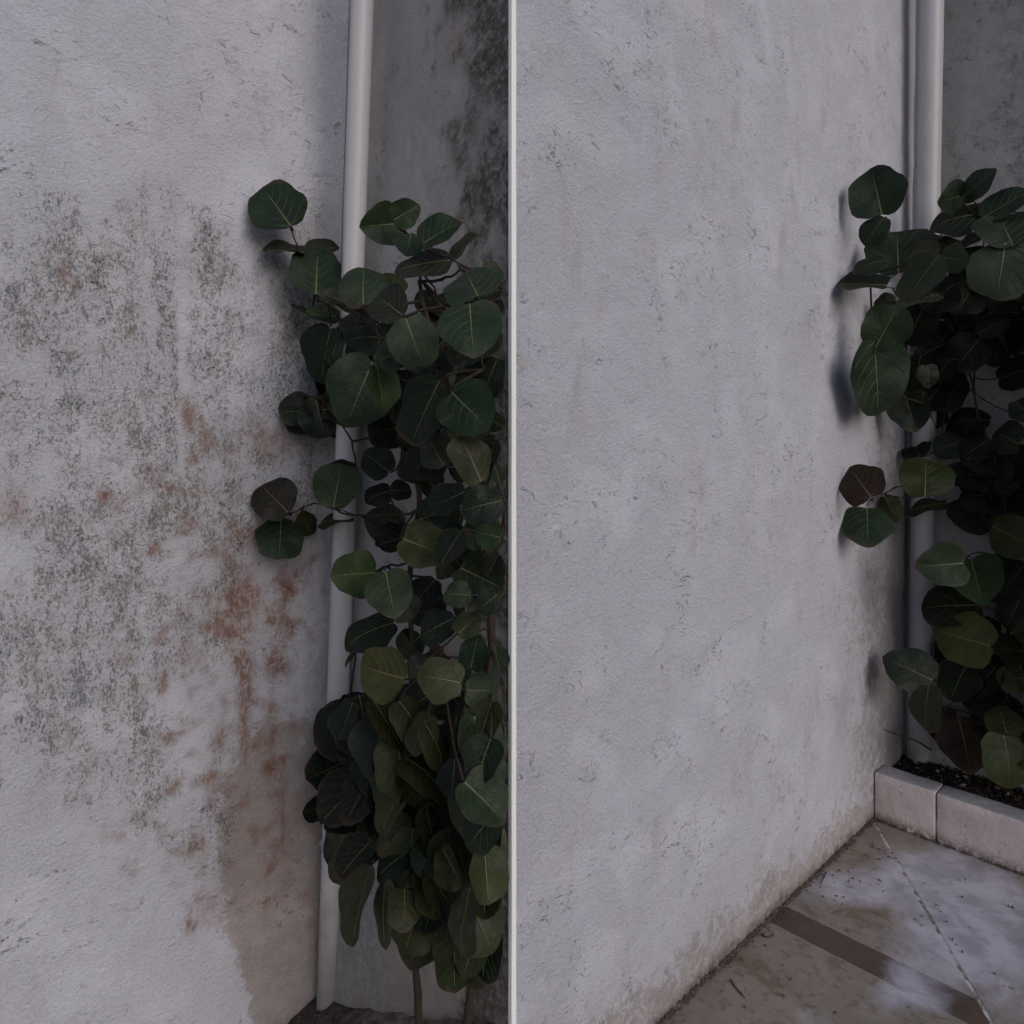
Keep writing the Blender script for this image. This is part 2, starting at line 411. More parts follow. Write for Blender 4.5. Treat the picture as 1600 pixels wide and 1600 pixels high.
wall('outer_wall', lambda z: E2 - AW * .003, lambda z: E2 - AW * 2.2, AN, .04, M_clean,
     'white rendered wall beyond the planter at far right', None)

# white divider line, added as a strip; the arris has no such part
def divider_strip(e, parent):
    prof = [(-.003, .0105), (.0022, .0105), (.0026, .002), (.0016, -.0012), (-.0010, -.0022), (-.0095, -.0020), (-.0095, .003), (-.003, .003)]
    V, Fc = [], []
    nz = 60
    for j in range(nz + 1):
        z = WALL_H * j / nz
        for a, b in prof:          # a out of the long wall, b along it from the arris
            g = .0006 * fbm(Vector((a * 40, b * 40, z)), 5, 2)
            p = e + AN * (a + g) - AW * (b)
            V.append((p.x, p.y, z))
    m = len(prof)
    for j in range(nz):
        for i in range(m):
            Fc.append((j * m + i, j * m + (i + 1) % m, (j + 1) * m + (i + 1) % m, (j + 1) * m + i))
    Fc.append(tuple(range(m))[::-1]); Fc.append(tuple(nz * m + i for i in range(m)))
    o = mesh('added_divider_strip', V, Fc, M_divider, parent)
    bm = bmesh.new(); bm.from_mesh(o.data); bmesh.ops.recalc_face_normals(bm, faces=bm.faces); bm.to_mesh(o.data); bm.free()
divider_strip(E1, clean)

# ------------------------------------------------------------------ tubes, pipes
def tube(V, Fc, pts, rad, seg=8, cap=True):
    """append a tube through pts (radii rad) to V, Fc"""
    n = len(pts); b0 = len(V)
    prev = None
    for i, p in enumerate(pts):
        t = (pts[min(i + 1, n - 1)] - pts[max(i - 1, 0)])
        if t.length < 1e-9: t = Vector((0, 0, 1))
        t.normalize()
        if prev is None:
            x = t.orthogonal().normalized()
        else:
            x = (prev - t * prev.dot(t)).normalized()
        prev = x; y = t.cross(x)
        for s in range(seg):
            a = 2 * math.pi * s / seg
            V.append(p + (x * math.cos(a) + y * math.sin(a)) * rad[i])
    for i in range(n - 1):
        for s in range(seg):
            Fc.append((b0 + i * seg + s, b0 + i * seg + (s + 1) % seg, b0 + (i + 1) * seg + (s + 1) % seg, b0 + (i + 1) * seg + s))
    if cap:
        Fc.append(tuple(b0 + s for s in range(seg))[::-1]); Fc.append(tuple(b0 + (n - 1) * seg + s for s in range(seg)))

def downpipe(xt, yt, xb, yb, corner, wpx, label):
    off = .052
    p0 = corner + BN * off
    a, b = plane_hit(xt, yt, p0, BN), plane_hit(xb, yb, p0, BN)
    d = (a - b) / (a.z - b.z)
    foot = b + d * (-.18 - b.z); top = b + d * (WALL_H - .1 - b.z)
    r = wpx / F * b.y / 2
    pts = [foot.lerp(top, t / 40) for t in range(41)]
    V, Fc = [], []
    tube(V, Fc, pts, [r * (1 + .012 * mnoise.noise(Vector((0, 0, t * .7)))) for t in range(41)], 32)
    root = mesh('downpipe', V, Fc, M_pipe, smooth=True)
    tag(root, label, 'downpipe', 'white downpipes in the wall corners')
    # wall brackets at the top, out of the way of the view, one low behind the leaves
    for z in (3.7, .42):
        q = foot.lerp(top, (z - foot.z) / (top.z - foot.z))
        V, Fc = [], []
        ring = []
        for s in range(25):
            an = 2 * math.pi * s / 24
            ring.append(q + Vector((math.cos(an), math.sin(an), 0)) * (r + .002))
        tube(V, Fc, ring, [.004] * 25, 6)
        tube(V, Fc, [q - BN * r, q - BN * (off + .01)], [.006, .006], 6)
        mesh('pipe_bracket', V, Fc, M_pipe, root, True)
    return root
downpipe(566, 10, 529.5, 1050, C1, 34, 'white painted downpipe in the corner of the stained bay')
downpipe(1456, 10, 1433.5, 1215, C2, 32.5, 'white painted downpipe standing behind the planter kerb')

# ------------------------------------------------------------------ ground, paving
g = mesh('ground', [(-150, -150, -.16), (150, -150, -.16), (150, 150, -.16), (-150, 150, -.16)], [(0, 1, 2, 3)], M_ground)
tag(g, kind='structure')
DROP = -.12                                       # the left bay lies one step lower
ea = (E1 - K2).dot(AW)
def plan(a, b, z): return tuple(K2 + AW * a + BW * b + Vector((0, 0, z)))
pav = mesh('paving', [plan(-1.6, -.6, -.0015), plan(ea, -.6, -.0015), plan(ea, 5, -.0015), plan(-1.6, 5, -.0015)]
           + [plan(-1.6, -.6, -.3), plan(ea, -.6, -.3), plan(ea, 5, -.3), plan(-1.6, 5, -.3)],
           [(0, 1, 2, 3), (0, 4, 5, 1), (1, 5, 6, 2), (2, 6, 7, 3), (3, 7, 4, 0)], M_grout)
pav.data.materials.append(M_ground)
for f in list(pav.data.polygons)[1:]: f.material_index = 1
low = mesh('lower_paving', [plan(ea, -1.4, DROP - .0015), plan(ea + 3.2, -1.4, DROP - .0015), plan(ea + 3.2, 5, DROP - .0015), plan(ea, 5, DROP - .0015)], [(0, 1, 2, 3)], M_grout)
tag(low, kind='structure')
tag(pav, kind='structure')

def clip_poly(poly, p, n):
    """keep the part of poly (2-D Vectors) on the side n points to"""
    out = []
    for i, a in enumerate(poly):
        b = poly[(i + 1) % len(poly)]
        da, db = (a - p).dot(n), (b - p).dot(n)
        if da >= 0: out.append(a)
        if da * db < 0: out.append(a + (b - a) * (da / (da - db)))
    return out
SUDS_SKY = [(1425, 1538, 34, 26, .24), (1460, 1575, 30, 22, .2), (1402, 1515, 26, 22, .24), (1330, 1395, 46, 18, .2), (1470, 1400, 60, 60, .15), (1420, 1370, 90, 40, .30), (1540, 1420, 80, 90, .36), (1440, 1450, 60, 60, .22), (1510, 1500, 60, 70, .20), (1300, 1370, 40, 30, .20),
        (1395, 1560, 40, 25, .25), (1260, 1590, 30, 12, .22), (1580, 1520, 40, 60, .25), (1260, 1472, 14, 8, .25),
        (1350, 1440, 60, 20, -.25), (1190, 1520, 140, 50, -.30), (1510, 1580, 22, 26, -.30), (1330, 1330, 30, 20, -.2), (1440, 1590, 40, 14, -.15), (480, 1580, 90, 40, .3)]
def slab(poly2, mat, name='paving_slab', z=0.0, parent=None):
    if len(poly2) < 3: return
    bm = bmesh.new()
    top = [bm.verts.new((q.x, q.y, z)) for q in poly2]
    f = bm.faces.new(top)
    r = bmesh.ops.extrude_face_region(bm, geom=[f])
    bmesh.ops.translate(bm, verts=[v for v in r['geom'] if isinstance(v, bmesh.types.BMVert)], vec=(0, 0, -.02))
    bmesh.ops.recalc_face_normals(bm, faces=bm.faces)
    topf = [x for x in bm.faces if x.normal.z > .9]
    rim = list({e for x in topf for e in x.edges})
    bmesh.ops.bevel(bm, geom=rim, offset=.003, segments=2, affect='EDGES', profile=.6)
    # cut the top up so the film of foam and reflected sky can vary over it
    c0 = K2
    for d, cnt, stp in ((AW, 40, .05), (BW, 40, .05)):
        for i in range(-10, cnt):
            q = c0 + d * (i * stp)
            geom = bm.verts[:] + bm.edges[:] + bm.faces[:]
            bmesh.ops.bisect_plane(bm, geom=geom, plane_co=q, plane_no=d, dist=1e-5)
    me = bpy.data.meshes.new(name); bm.to_mesh(me); bm.free()
    A = np.array([v.co[:] for v in me.vertices])
    y = np.maximum(A[:, 1], .3)
    px = 800 + F * A[:, 0] / y; py = HOR - F * (A[:, 2] - EYE) / y
    at = me.attributes.new('suds_sky', 'FLOAT', 'POINT'); at.data.foreach_set('value', gsum(px, py, SUDS_SKY).astype(np.float32))
    link(name, me, mat, parent or pav)

def v2(p): return Vector((p.x, p.y))
aw, bw = v2(AW), v2(BW)
o2 = v2(K2)
def box2(a0, a1, b0, b1):
    return [o2 + aw * a0 + bw * b0, o2 + aw * a1 + bw * b0, o2 + aw * a1 + bw * b1, o2 + aw * a0 + bw * b1]
# joint that leaves the inner corner diagonally, and the brown band
g0, g1 = v2(ground(1368, 1288)), v2(ground(1545, 1590))
gd = (g1 - g0).normalized(); gn = Vector((-gd.y, gd.x))
if gn.dot(aw) < 0: gn = -gn          # points to the wall side
f0, f1 = v2(ground(1234, 1418)), v2(ground(1379, 1489))
n0, n1 = v2(ground(1210, 1444)), v2(ground(1360, 1521))
fd = (f1 - f0).normalized(); fn = Vector((-fd.y, fd.x)); fn = fn if fn.dot(aw) > 0 else -fn
nd = (n1 - n0).normalized(); nn = Vector((-nd.y, nd.x)); nn = nn if nn.dot(aw) > 0 else -nn
JT = .005
left = clip_poly(box2(0.0, ea - .002, .004, 2.6), g0 + gn * JT, gn)
slab(clip_poly(left, f0 - fn * .0005, -fn), M_slab)
slab(clip_poly(clip_poly(left, f0 + fn * .0005, fn), n0 - nn * .0005, -nn), M_band, 'brown_band_tile')
slab(clip_poly(clip_poly(left, n0 + nn * .0005, nn), o2 + aw * 1.75, -aw), M_slab)
slab(clip_poly(left, o2 + aw * 1.756, aw), M_slab)
right = clip_poly(box2(0.0, 2.6, .004, 2.6), g0 - gn * JT, -gn)
slab(clip_poly(right, o2 + bw * .93, -bw), M_slab)
slab(clip_poly(right, o2 + bw * .936, bw), M_slab)
# paving of the left bay
c1f = v2(C1)
e0 = (E1 - K2).dot(AW)
for a0, a1, b0, b1 in ((e0 + .003, e0 + 1.2, -1.0, -.003), (e0 + 1.206, e0 + 2.6, -1.0, -.003)):
    slab(box2(a0, a1, b0, b1), M_slab, z=DROP, parent=low)

# ------------------------------------------------------------------ planter kerb
kerb = empty('planter_kerb', K2)
tag(kerb, 'low pinkish white planter kerb of painted blocks beside the wet paving', 'kerb')
KH = .197; KT = .105
jx = ground(1462, 1317)
jl = (jx - K2).dot(BW)
def block(b0, b1, a0, a1, zt):
    bm = bmesh.new()
    pts = [K2 + BW * b + AW * a for a, b in ((a0, b0), (a0, b1), (a1, b1), (a1, b0))]
    lo = [bm.verts.new((p.x, p.y, -.03)) for p in pts]; f = bm.faces.new(lo)
    r = bmesh.ops.extrude_face_region(bm, geom=[f])
    bmesh.ops.translate(bm, verts=[v for v in r['geom'] if isinstance(v, bmesh.types.BMVert)], vec=(0, 0, zt + .03))
    bmesh.ops.recalc_face_normals(bm, faces=bm.faces)
    bmesh.ops.bevel(bm, geom=bm.edges[:], offset=.007, segments=2, affect='EDGES', profile=.55)
    bmesh.ops.subdivide_edges(bm, edges=[e for e in bm.edges if e.calc_length() > .05], cuts=7, use_grid_fill=True)
    bm.normal_update()
    for v in bm.verts:
        v.co += v.normal * (.0022 * fbm(v.co, 14, 3))
    me = bpy.data.meshes.new('kerb_block'); bm.to_mesh(me); bm.free()
    o = link('kerb_block', me, M_kerb, None, True)
    o.parent = kerb; o.matrix_parent_inverse = Matrix.Translation(-K2)
lens = [(0.002, jl - .002), (jl + .002, jl + .38), (jl + .384, jl + .76), (jl + .764, LEN_B2 + .1)]
for i, (b0, b1) in enumerate(lens):
    block(b0, b1, -KT, 0, KH + (.002, -.001, .001, 0)[i])
block(LEN_B2 - .004, LEN_B2 + .1, -.42, -KT - .004, KH)

# ------------------------------------------------------------------ soil beds
def bits(name, spots, mat, size, label=None, parent=None):
    V, Fc = [], []
    for p in spots:
        b = len(V); s = size * random.uniform(.4, 1.3)
        ax = Vector((random.gauss(0, 1), random.gauss(0, 1), random.gauss(0, .5))).normalized()
        q = Vector((random.gauss(0, 1), random.gauss(0, 1), random.gauss(0, 1)))
        bx = ax.cross(q).normalized(); cx = ax.cross(bx)
        for u, v, w in ((1.6, 0, 0), (-1.4, .2, 0), (0, .8, .2), (0, -.7, .1), (.1, .1, .7), (0, 0, -.6)):
            V.append(p + (ax * u + bx * v + cx * w) * s * .5)
        for f in ((0, 2, 4), (2, 1, 4), (1, 3, 4), (3, 0, 4), (2, 0, 5), (1, 2, 5), (3, 1, 5), (0, 3, 5)):
            Fc.append(tuple(b + i for i in f))
    o = mesh(name, V, Fc, mat, parent)
    tag(o, label, kind='stuff')
    return o

def bed(name, origin, la, lb, height, mat, dry=None):
    na, nb = int(la / .012), int(lb / .012)
    V, Fc, D = [], [], []
    for i in range(na + 1):
        for j in range(nb + 1):
            a, b = la * i / na, lb * j / nb
            p = origin + BN * a + BW * b
            p.z = height(a, b) + .010 * fbm(p, 16, 4)
            V.append(p); D.append(dry(a, b, p) if dry else 0)
    for i in range(na):
        for j in range(nb):
            Fc.append((i * (nb + 1) + j, (i + 1) * (nb + 1) + j, (i + 1) * (nb + 1) + j + 1, i * (nb + 1) + j + 1))
    o = mesh(name, V, Fc, mat, smooth=True)
    bm = bmesh.new(); bm.from_mesh(o.data); bmesh.ops.recalc_face_normals(bm, faces=bm.faces)
    if sum(f.normal.z for f in bm.faces) < 0: bmesh.ops.reverse_faces(bm, faces=bm.faces)
    bm.to_mesh(o.data); bm.free()
    at = o.data.attributes.new('dry', 'FLOAT', 'POINT'); at.data.foreach_set('value', np.clip(np.array(D), 0, 1).astype(np.float32))
    tag(o, kind='structure')
    return o
wk = (K2 - C2).dot(AW)
h2 = lambda a, b: KH - .035 - .02 * (a / wk)
bed('planter_soil', C2 - BN * .01 - BW * .01, wk - KT + .008, LEN_B2 + .01, h2, M_soil)
sp = []
for _ in range(1500):
    a, b = random.uniform(.0, wk - KT - .01), random.uniform(.01, LEN_B2 - .02)
    p = C2 + BN * a + BW * b; p.z = h2(a, b) + .006; sp.append(p)
bits('soil_litter', sp, M_bits, .016)
sp = []
for _ in range(90):
    a, b = random.uniform(.0, wk - KT - .01), random.uniform(.01, LEN_B2 - .02)
    p = C2 + BN * a + BW * b; p.z = h2(a, b) + .010; sp.append(p)
k = NT('pale_chips'); M_chip = k.base(k.mix(k.noise(30, 3), (.16, .13, .115), (.30, .26, .23)), .8)
bits('pale_stone_chips', sp, M_chip, .017)

lb1 = (E1 - C1).length
def h1(a, b):
    t = b / lb1
    return DROP - .01 + (.05 + .37 * t ** 1.2) * max(0, 1 - (a / (.18 + .20 * t)) ** 2)
bed('soil_heap', C1 - BN * .01 - BW * .03, .46, lb1 - .02, h1, M_dry,
    lambda a, b, p: sm(np.array([b / lb1 + .16 * fbm(p, 9, 3)]), .22, .42)[0])
sp = []
for _ in range(700):
    b = random.uniform(.02, lb1 - .06); a = random.uniform(0, .16 + .2 * b / lb1)
    p = C1 + BN * a + BW * b; p.z = h1(a, b) + .004; sp.append(p)
bits('soil_crumbs', sp, M_dirt, .011)

# crumbs and grime in the angle between the washed wall and the paving
sp = []
for _ in range(2000):
    t = random.uniform(0, (E1 - K2).length); d = abs(random.gauss(0, .0048)) * (.5 + 1.4 * max(0, .5 + mnoise.noise(Vector((t * 14, 0, 0)))))
    p = K2 + AW * t + AN * (d + .004); p.z = max(.002, .012 - d * .5 + random.gauss(0, .003)); sp.append(p)
for _ in range(420):
    t = random.uniform(0, 1.2); d = abs(random.gauss(0, .004))
    p = K2 + BW * t + AW * (d + .002); p.z = .004 + random.uniform(0, .004); sp.append(p)
bits('dirt_crumbs', sp, M_dirt, .0062)
sp = []
for x, y, n_, r in ((1320, 1370, 16, .05), (1380, 1330, 10, .03), (1395, 1345, 8, .03), (1490, 1420, 8, .1), (1375, 1377, 3, .005), (1580, 1418, 3, .004), (1300, 1400, 10, .06), (1180, 1480, 14, .07), (1130, 1540, 12, .1), (1440, 1400, 14, .18), (1540, 1500, 6, .15)):
    c = ground(x, y)
    for _ in range(n_):
        p = c + Vector((random.gauss(0, r), random.gauss(0, r), 0)); p.z = .004; sp.append(p)
bits('paving_specks', sp, M_dirt, .008)

# ------------------------------------------------------------------ small loose things
def strand(name, pix, r, mat, label, cat, z=.004, pts=None):
    P = pts or [ground(x, y, z) for x, y in pix]
    V, Fc = [], []
    tube(V, Fc, P, [r * random.uniform(.8, 1.2) * (1 if i < len(P) - 1 else .5) for i in range(len(P))], 6)
    o = mesh(name, V, Fc, mat, smooth=True)
    return tag(o, label, cat)
strand('bent_wire', [(1193, 1458), (1192, 1462), (1196, 1464), (1202, 1464), (1207, 1462), (1209, 1458)], .0022, M_wire,
       'small bent black wire hook lying by the wall just below the brown tile band', 'wire')
strand('fallen_twig', [(1141, 1529), (1146, 1538), (1152, 1546), (1158, 1552), (1164, 1559)], .0018, M_bark,
       'thin dark twig lying on the tan slab at the bottom of the paving', 'twig')
strand('fallen_stalk', [(1291, 1362), (1288, 1369), (1284, 1376), (1282, 1381)], .0016, M_bark,
       'short dark stalk lying on the wet slab nearest the planter kerb', 'twig')

# ------------------------------------------------------------------ sea grape shrubs
def leaf_mesh(name, cup, fold, wave, droop, phase, kind='round'):
    def rim(th):                       # th = 0 at the tip (+y), grows to +-pi at the base
        a = abs(th)
        if kind == 'round':
            r = .50 + .018 * math.cos(2 * th) + .026 * math.cos(th * 3 + phase) + .018 * math.sin(5 * th + phase * 2) + .006 * math.sin(11 * th + phase * 5)
            r *= 1 - .16 * math.exp(-((math.pi - a) / .24) ** 2)          # notch at the stalk
            r *= 1 + .05 * math.exp(-(a / .22) ** 2)
        else:                          # long hanging leaf with ragged edge
            r = .50 + .03 * math.sin(5 * th + phase) + .022 * math.sin(9 * th + phase * 3) + .015 * math.sin(17 * th)
            r *= 1 + .05 * math.exp(-(a / .3) ** 2)
        return r
    def zf(x, y):
        yy = y - .5
        th = math.atan2(x, yy); rr = math.hypot(x, yy)
        return (-cup * (x * x + .6 * yy * yy) + fold * abs(x) - droop * max(0, yy) ** 2 * 2
                + wave * rr * rr * 4 * math.sin(4 * th + phase))
    V, Fc, MI = [], [], []
    seg = 30
    rings = (.3, .62, .86, 1.0)
    V.append((0, .5, zf(0, .5)))
    for q in rings:
        for s in range(seg):
            th = 2 * math.pi * s / seg - math.pi
            r = rim(th) * q
            x, y = r * math.sin(th), .5 + r * math.cos(th)
            y = .5 + (y - .5) * 1.0
            V.append((x, y, zf(x, y)))
    for s in range(seg):
        Fc.append((0, 1 + (s + 1) % seg, 1 + s)); MI.append(0)
    for q in range(len(rings) - 1):
        for s in range(seg):
            a = 1 + q * seg; b = a + seg
            Fc.append((a + s, a + (s + 1) % seg, b + (s + 1) % seg, b + s)); MI.append(0)
    def ribbon(pts, w0, w1, mi, lift):
        b = len(V); n = len(pts)
        for i, (x, y) in enumerate(pts):
            x2, y2 = pts[min(i + 1, n - 1)]; x1, y1 = pts[max(i - 1, 0)]
            dx, dy = x2 - x1, y2 - y1; l = math.hypot(dx, dy) or 1
            w = w0 + (w1 - w0) * i / (n - 1)
            nx, ny = -dy / l * w, dx / l * w
            z = zf(x, y)
            V.append((x + nx, y + ny, max(z, zf(x + nx, y + ny)) + lift * .25)); V.append((x, y, z + lift)); V.append((x - nx, y - ny, max(z, zf(x - nx, y - ny)) + lift * .25))
        for i in range(n - 1):
            for c in (0, 1):
                Fc.append((b + i * 3 + c, b + i * 3 + 3 + c, b + i * 3 + 4 + c, b + i * 3 + 1 + c)); MI.append(mi)
    y0 = .5 - rim(math.pi)
    ribbon([(0, y0 + (.93 - y0) * t / 8) for t in range(9)], .0125, .003, 2, .012)
    for sgn in (-1, 1):
        for t, th in ((.0, 1.95), (.02, 2.5), (.17, 1.42), (.36, .98), (.55, .62), (.74, .36)):
            st = (0, y0 + .01 + (.95 - y0) * t)
            jt = .06 * math.sin(phase * 5 + t * 9 + sgn)
            r = rim(sgn * th) * .88
            en = (r * math.sin(sgn * (th + jt)), .5 + r * math.cos(th + jt))
            pts = []
            for i in range(5):
                u = i / 4
                bx = st[0] + (en[0] - st[0]) * u; by = st[1] + (en[1] - st[1]) * u
                by -= .05 * math.sin(math.pi * u) * (1 if t > .1 else .3)
                pts.append((bx, by))
            ribbon(pts, .0055, .0016, 1, .0075)
    me = bpy.data.meshes.new(name); me.from_pydata(V, [], Fc)
    for m in (M_leaf, M_vein, M_rib): me.materials.append(m)
    me.polygons.foreach_set('material_index', MI)
    me.polygons.foreach_set('use_smooth', [True] * len(MI)); me.update()
    return me
LEAVES = [leaf_mesh('leaf', .14, .07, .026, .08, .4), leaf_mesh('leaf', .30, .14, .036, .14, 1.9), leaf_mesh('leaf', .02, .26, .040, .02, 3.1),
          leaf_mesh('leaf', .20, .10, .048, .20, 2.4), leaf_mesh('leaf', .05, .34, .030, .10, 0.1),
          leaf_mesh('leaf', .30, .02, .018, .16, 4.6), leaf_mesh('leaf', -.10, .10, .026, .06, 5.5)]
LONGS = [leaf_mesh('leaf', .25, .10, .03, .15, .9), leaf_mesh('leaf', .12, .18, .04, .10, 2.7)]

COLS = dict(g=(0.0095, 0.0225, 0.0102), gg=(0.0179, 0.0312, 0.0158), m=(0.0144, 0.0268, 0.0098), d=(0.0059, 0.0129, 0.0056), v=(0.0035, 0.0064, 0.0028),  # v: leaves at the back, their shade put into the colour
            o=(0.0258, 0.0322, 0.0077), y=(0.0497, 0.0516, 0.0141), l=(0.0199, 0.0366, 0.0102), r=(0.0249, 0.0108, 0.0060), p=(0.0199, 0.0156, 0.0116),
            pg=(0.0159, 0.0183, 0.0109), ro=(0.0189, 0.0193, 0.0067), b=(0.0309, 0.0301, 0.0112), dim=(0.0199, 0.0268, 0.0162), lo=(0.0199, 0.0258, 0.0060))

def walls_hit(px, py, side, d):
    """first point along the view of (px,py) that is d in front of either wall of the bay"""
    c = C1 if side == 1 else C2
    a = plane_hit(px, py, c + AN * d, AN); b = plane_hit(px, py, c + BN * d, BN)
    return a if 0 < a.y < b.y else b
LAYER = (.05, .13, .22, .31, .40)

def shrub(side, name, label, leaves, branches, foot_px):
    base = walls_hit(foot_px[0], foot_px[1], side, .16); base.z = .12
    root = empty('sea_grape_shrub', base)
    tag(root, label, 'shrub')
    nodes = []
    for pix in branches:
        pts, rad = [], []
        for i, (x, y, ly, r) in enumerate(pix):
            d = LAYER[0] + (LAYER[1] - LAYER[0]) * ly
            if x < (525 if side == 1 else 1440): d = .03 + (d - .03) * .5
            pts.append(walls_hit(x, y, side, d)); rad.append(r * .58)
        # smooth the polyline
        P, Q = [], []
        for i in range(len(pts) - 1):
            p0 = pts[max(i - 1, 0)]; p1 = pts[i]; p2 = pts[i + 1]; p3 = pts[min(i + 2, len(pts) - 1)]
            for s in range(5):
                t = s / 5
                P.append(.5 * ((2 * p1) + (p2 - p0) * t + (2 * p0 - 5 * p1 + 4 * p2 - p3) * t * t + (3 * p1 - p0 - 3 * p2 + p3) * t ** 3)
                         + Vector((random.gauss(0, .0012), random.gauss(0, .0012), random.gauss(0, .0012))))
                Q.append((rad[i] + (rad[i + 1] - rad[i]) * t) * random.uniform(.92, 1.1) * (1.25 if s == 0 else 1))
        P.append(pts[-1]); Q.append(rad[-1])
        V, Fc = [], []
        tube(V, Fc, P, Q, 7)
        o = mesh('branch', V, Fc, M_bark, None, True); o.parent = root; o.matrix_parent_inverse = Matrix.Translation(-base)
        nodes += P
    SV, SF = [], []
    for e in leaves:
        (bx, by), (tx, ty), W, col, ly = e[:5]
        kind = e[5] if len(e) > 5 else 'round'
        L = math.hypot(tx - bx, ty - by)
        mx, my = (bx + tx) / 2, (by + ty) / 2
        d = LAYER[0] + (LAYER[1] - LAYER[0]) * ly
        if mx < (525 if side == 1 else 1440): d = .03 + (d - .03) * .5     # sprigs lying close along the long wall
        P = walls_hit(mx, my, side, d)
        n = -ray(mx, my).normalized()
        rt = Vector((0, 0, 1)).cross(n).normalized(); up = n.cross(rt)
        ang = math.atan2(-(ty - by), tx - bx)
        yv = rt * math.cos(ang) + up * math.sin(ang)
        xv = yv.cross(n).normalized()
        s = P.y / F
        if kind == 'long':
            sy, sx = L * s, W * s
            rot = Matrix.Rotation(random.uniform(-.35, .35), 3, yv) @ Matrix.Rotation(random.uniform(-.2, .2), 3, xv)
        else:
            q = W / L
            full = max(L, W) * s * 1.07; sx = sy = full
            if q < 1:
                an = math.acos(max(.10, q)); c1, c2 = Matrix.Rotation(an, 3, yv), Matrix.Rotation(-an, 3, yv)
            else:
                an = math.acos(max(.10, 1 / q)); c1, c2 = Matrix.Rotation(an, 3, xv), Matrix.Rotation(-an, 3, xv)
            z1, z2 = (c1 @ n).z, (c2 @ n).z
            rot = c1 if z1 > z2 else c2
            rot = Matrix.Rotation(random.gauss(0, .10), 3, xv) @ Matrix.Rotation(random.gauss(0, .10), 3, yv) @ rot
        X, Y, Z = rot @ xv, rot @ yv, rot @ n
        # keep the leaf clear of the walls behind it
        m = Matrix.Identity(4)
        org = P - Y * (sy * .5)
        for i in range(3):
            m[i][0] = X[i] * sx; m[i][1] = Y[i] * sy; m[i][2] = Z[i] * max(sx, sy) ; m[i][3] = org[i]
        c = C1 if side == 1 else C2
        push = 0
        for u, v in ((-.5, .5), (.5, .5), (0, 0), (0, 1), (-.35, .15), (.35, .15), (-.35, .85), (.35, .85)):
            w = m @ Vector((u, v, 0))
            push = max(push, .012 - (w - c).dot(AN), .012 - (w - c).dot(BN))
        if push > 0:
            shift = n * (push * 1.35)
            k_ = 1 - (push * 1.35) / (P - Vector((0, 0, EYE))).length
            m = Matrix.Translation(P + shift) @ Matrix.Scale(k_, 4) @ Matrix.Translation(-P) @ m
        if side == 1:                                  # growth stays inside its bay, short of the arris
            over = max(project(m @ Vector((u, v, 0)))[0] for u, v in ((-.5, .5), (.5, .5), (0, 0), (0, 1), (-.36, .14), (.36, .14), (-.36, .86), (.36, .86))) - 787
            if over > 0:
                m = Matrix.Translation(-rt * (over * P.y / F * .9)) @ m
        me = random.choice(LONGS if kind == 'long' else LEAVES)
        o = bpy.data.objects.new('leaf', me); COL.objects.link(o)
        o.parent = root; o.matrix_parent_inverse = Matrix.Translation(-base); o.matrix_basis = m
        v = random.uniform(.88, 1.12); cc_ = COLS[col]
        o.color = (cc_[0] * v * random.uniform(.94, 1.06), cc_[1] * v, cc_[2] * v * random.uniform(.92, 1.08), 1)
        # stalk to the nearest branch
        st = m @ Vector((0, .05, 0))
        near = min(nodes, key=lambda q: (q - st).length)
        if (near - st).length < .34:
            mid = st.lerp(near, .5) - Y * (sy * .06) + Vector((0, 0, -.0015)) - n * .012
            tube(SV, SF, [st + Z * .001, st.lerp(mid, .5) - Y * .004, mid, mid.lerp(near, .55), near], [.0022, .0024, .0026, .003, .0034], 5)
    o = mesh('leaf_stalks', SV, SF, M_bark, None, True); o.parent = root; o.matrix_parent_inverse = Matrix.Translation(-base); o['kind'] = 'stuff'
    return root

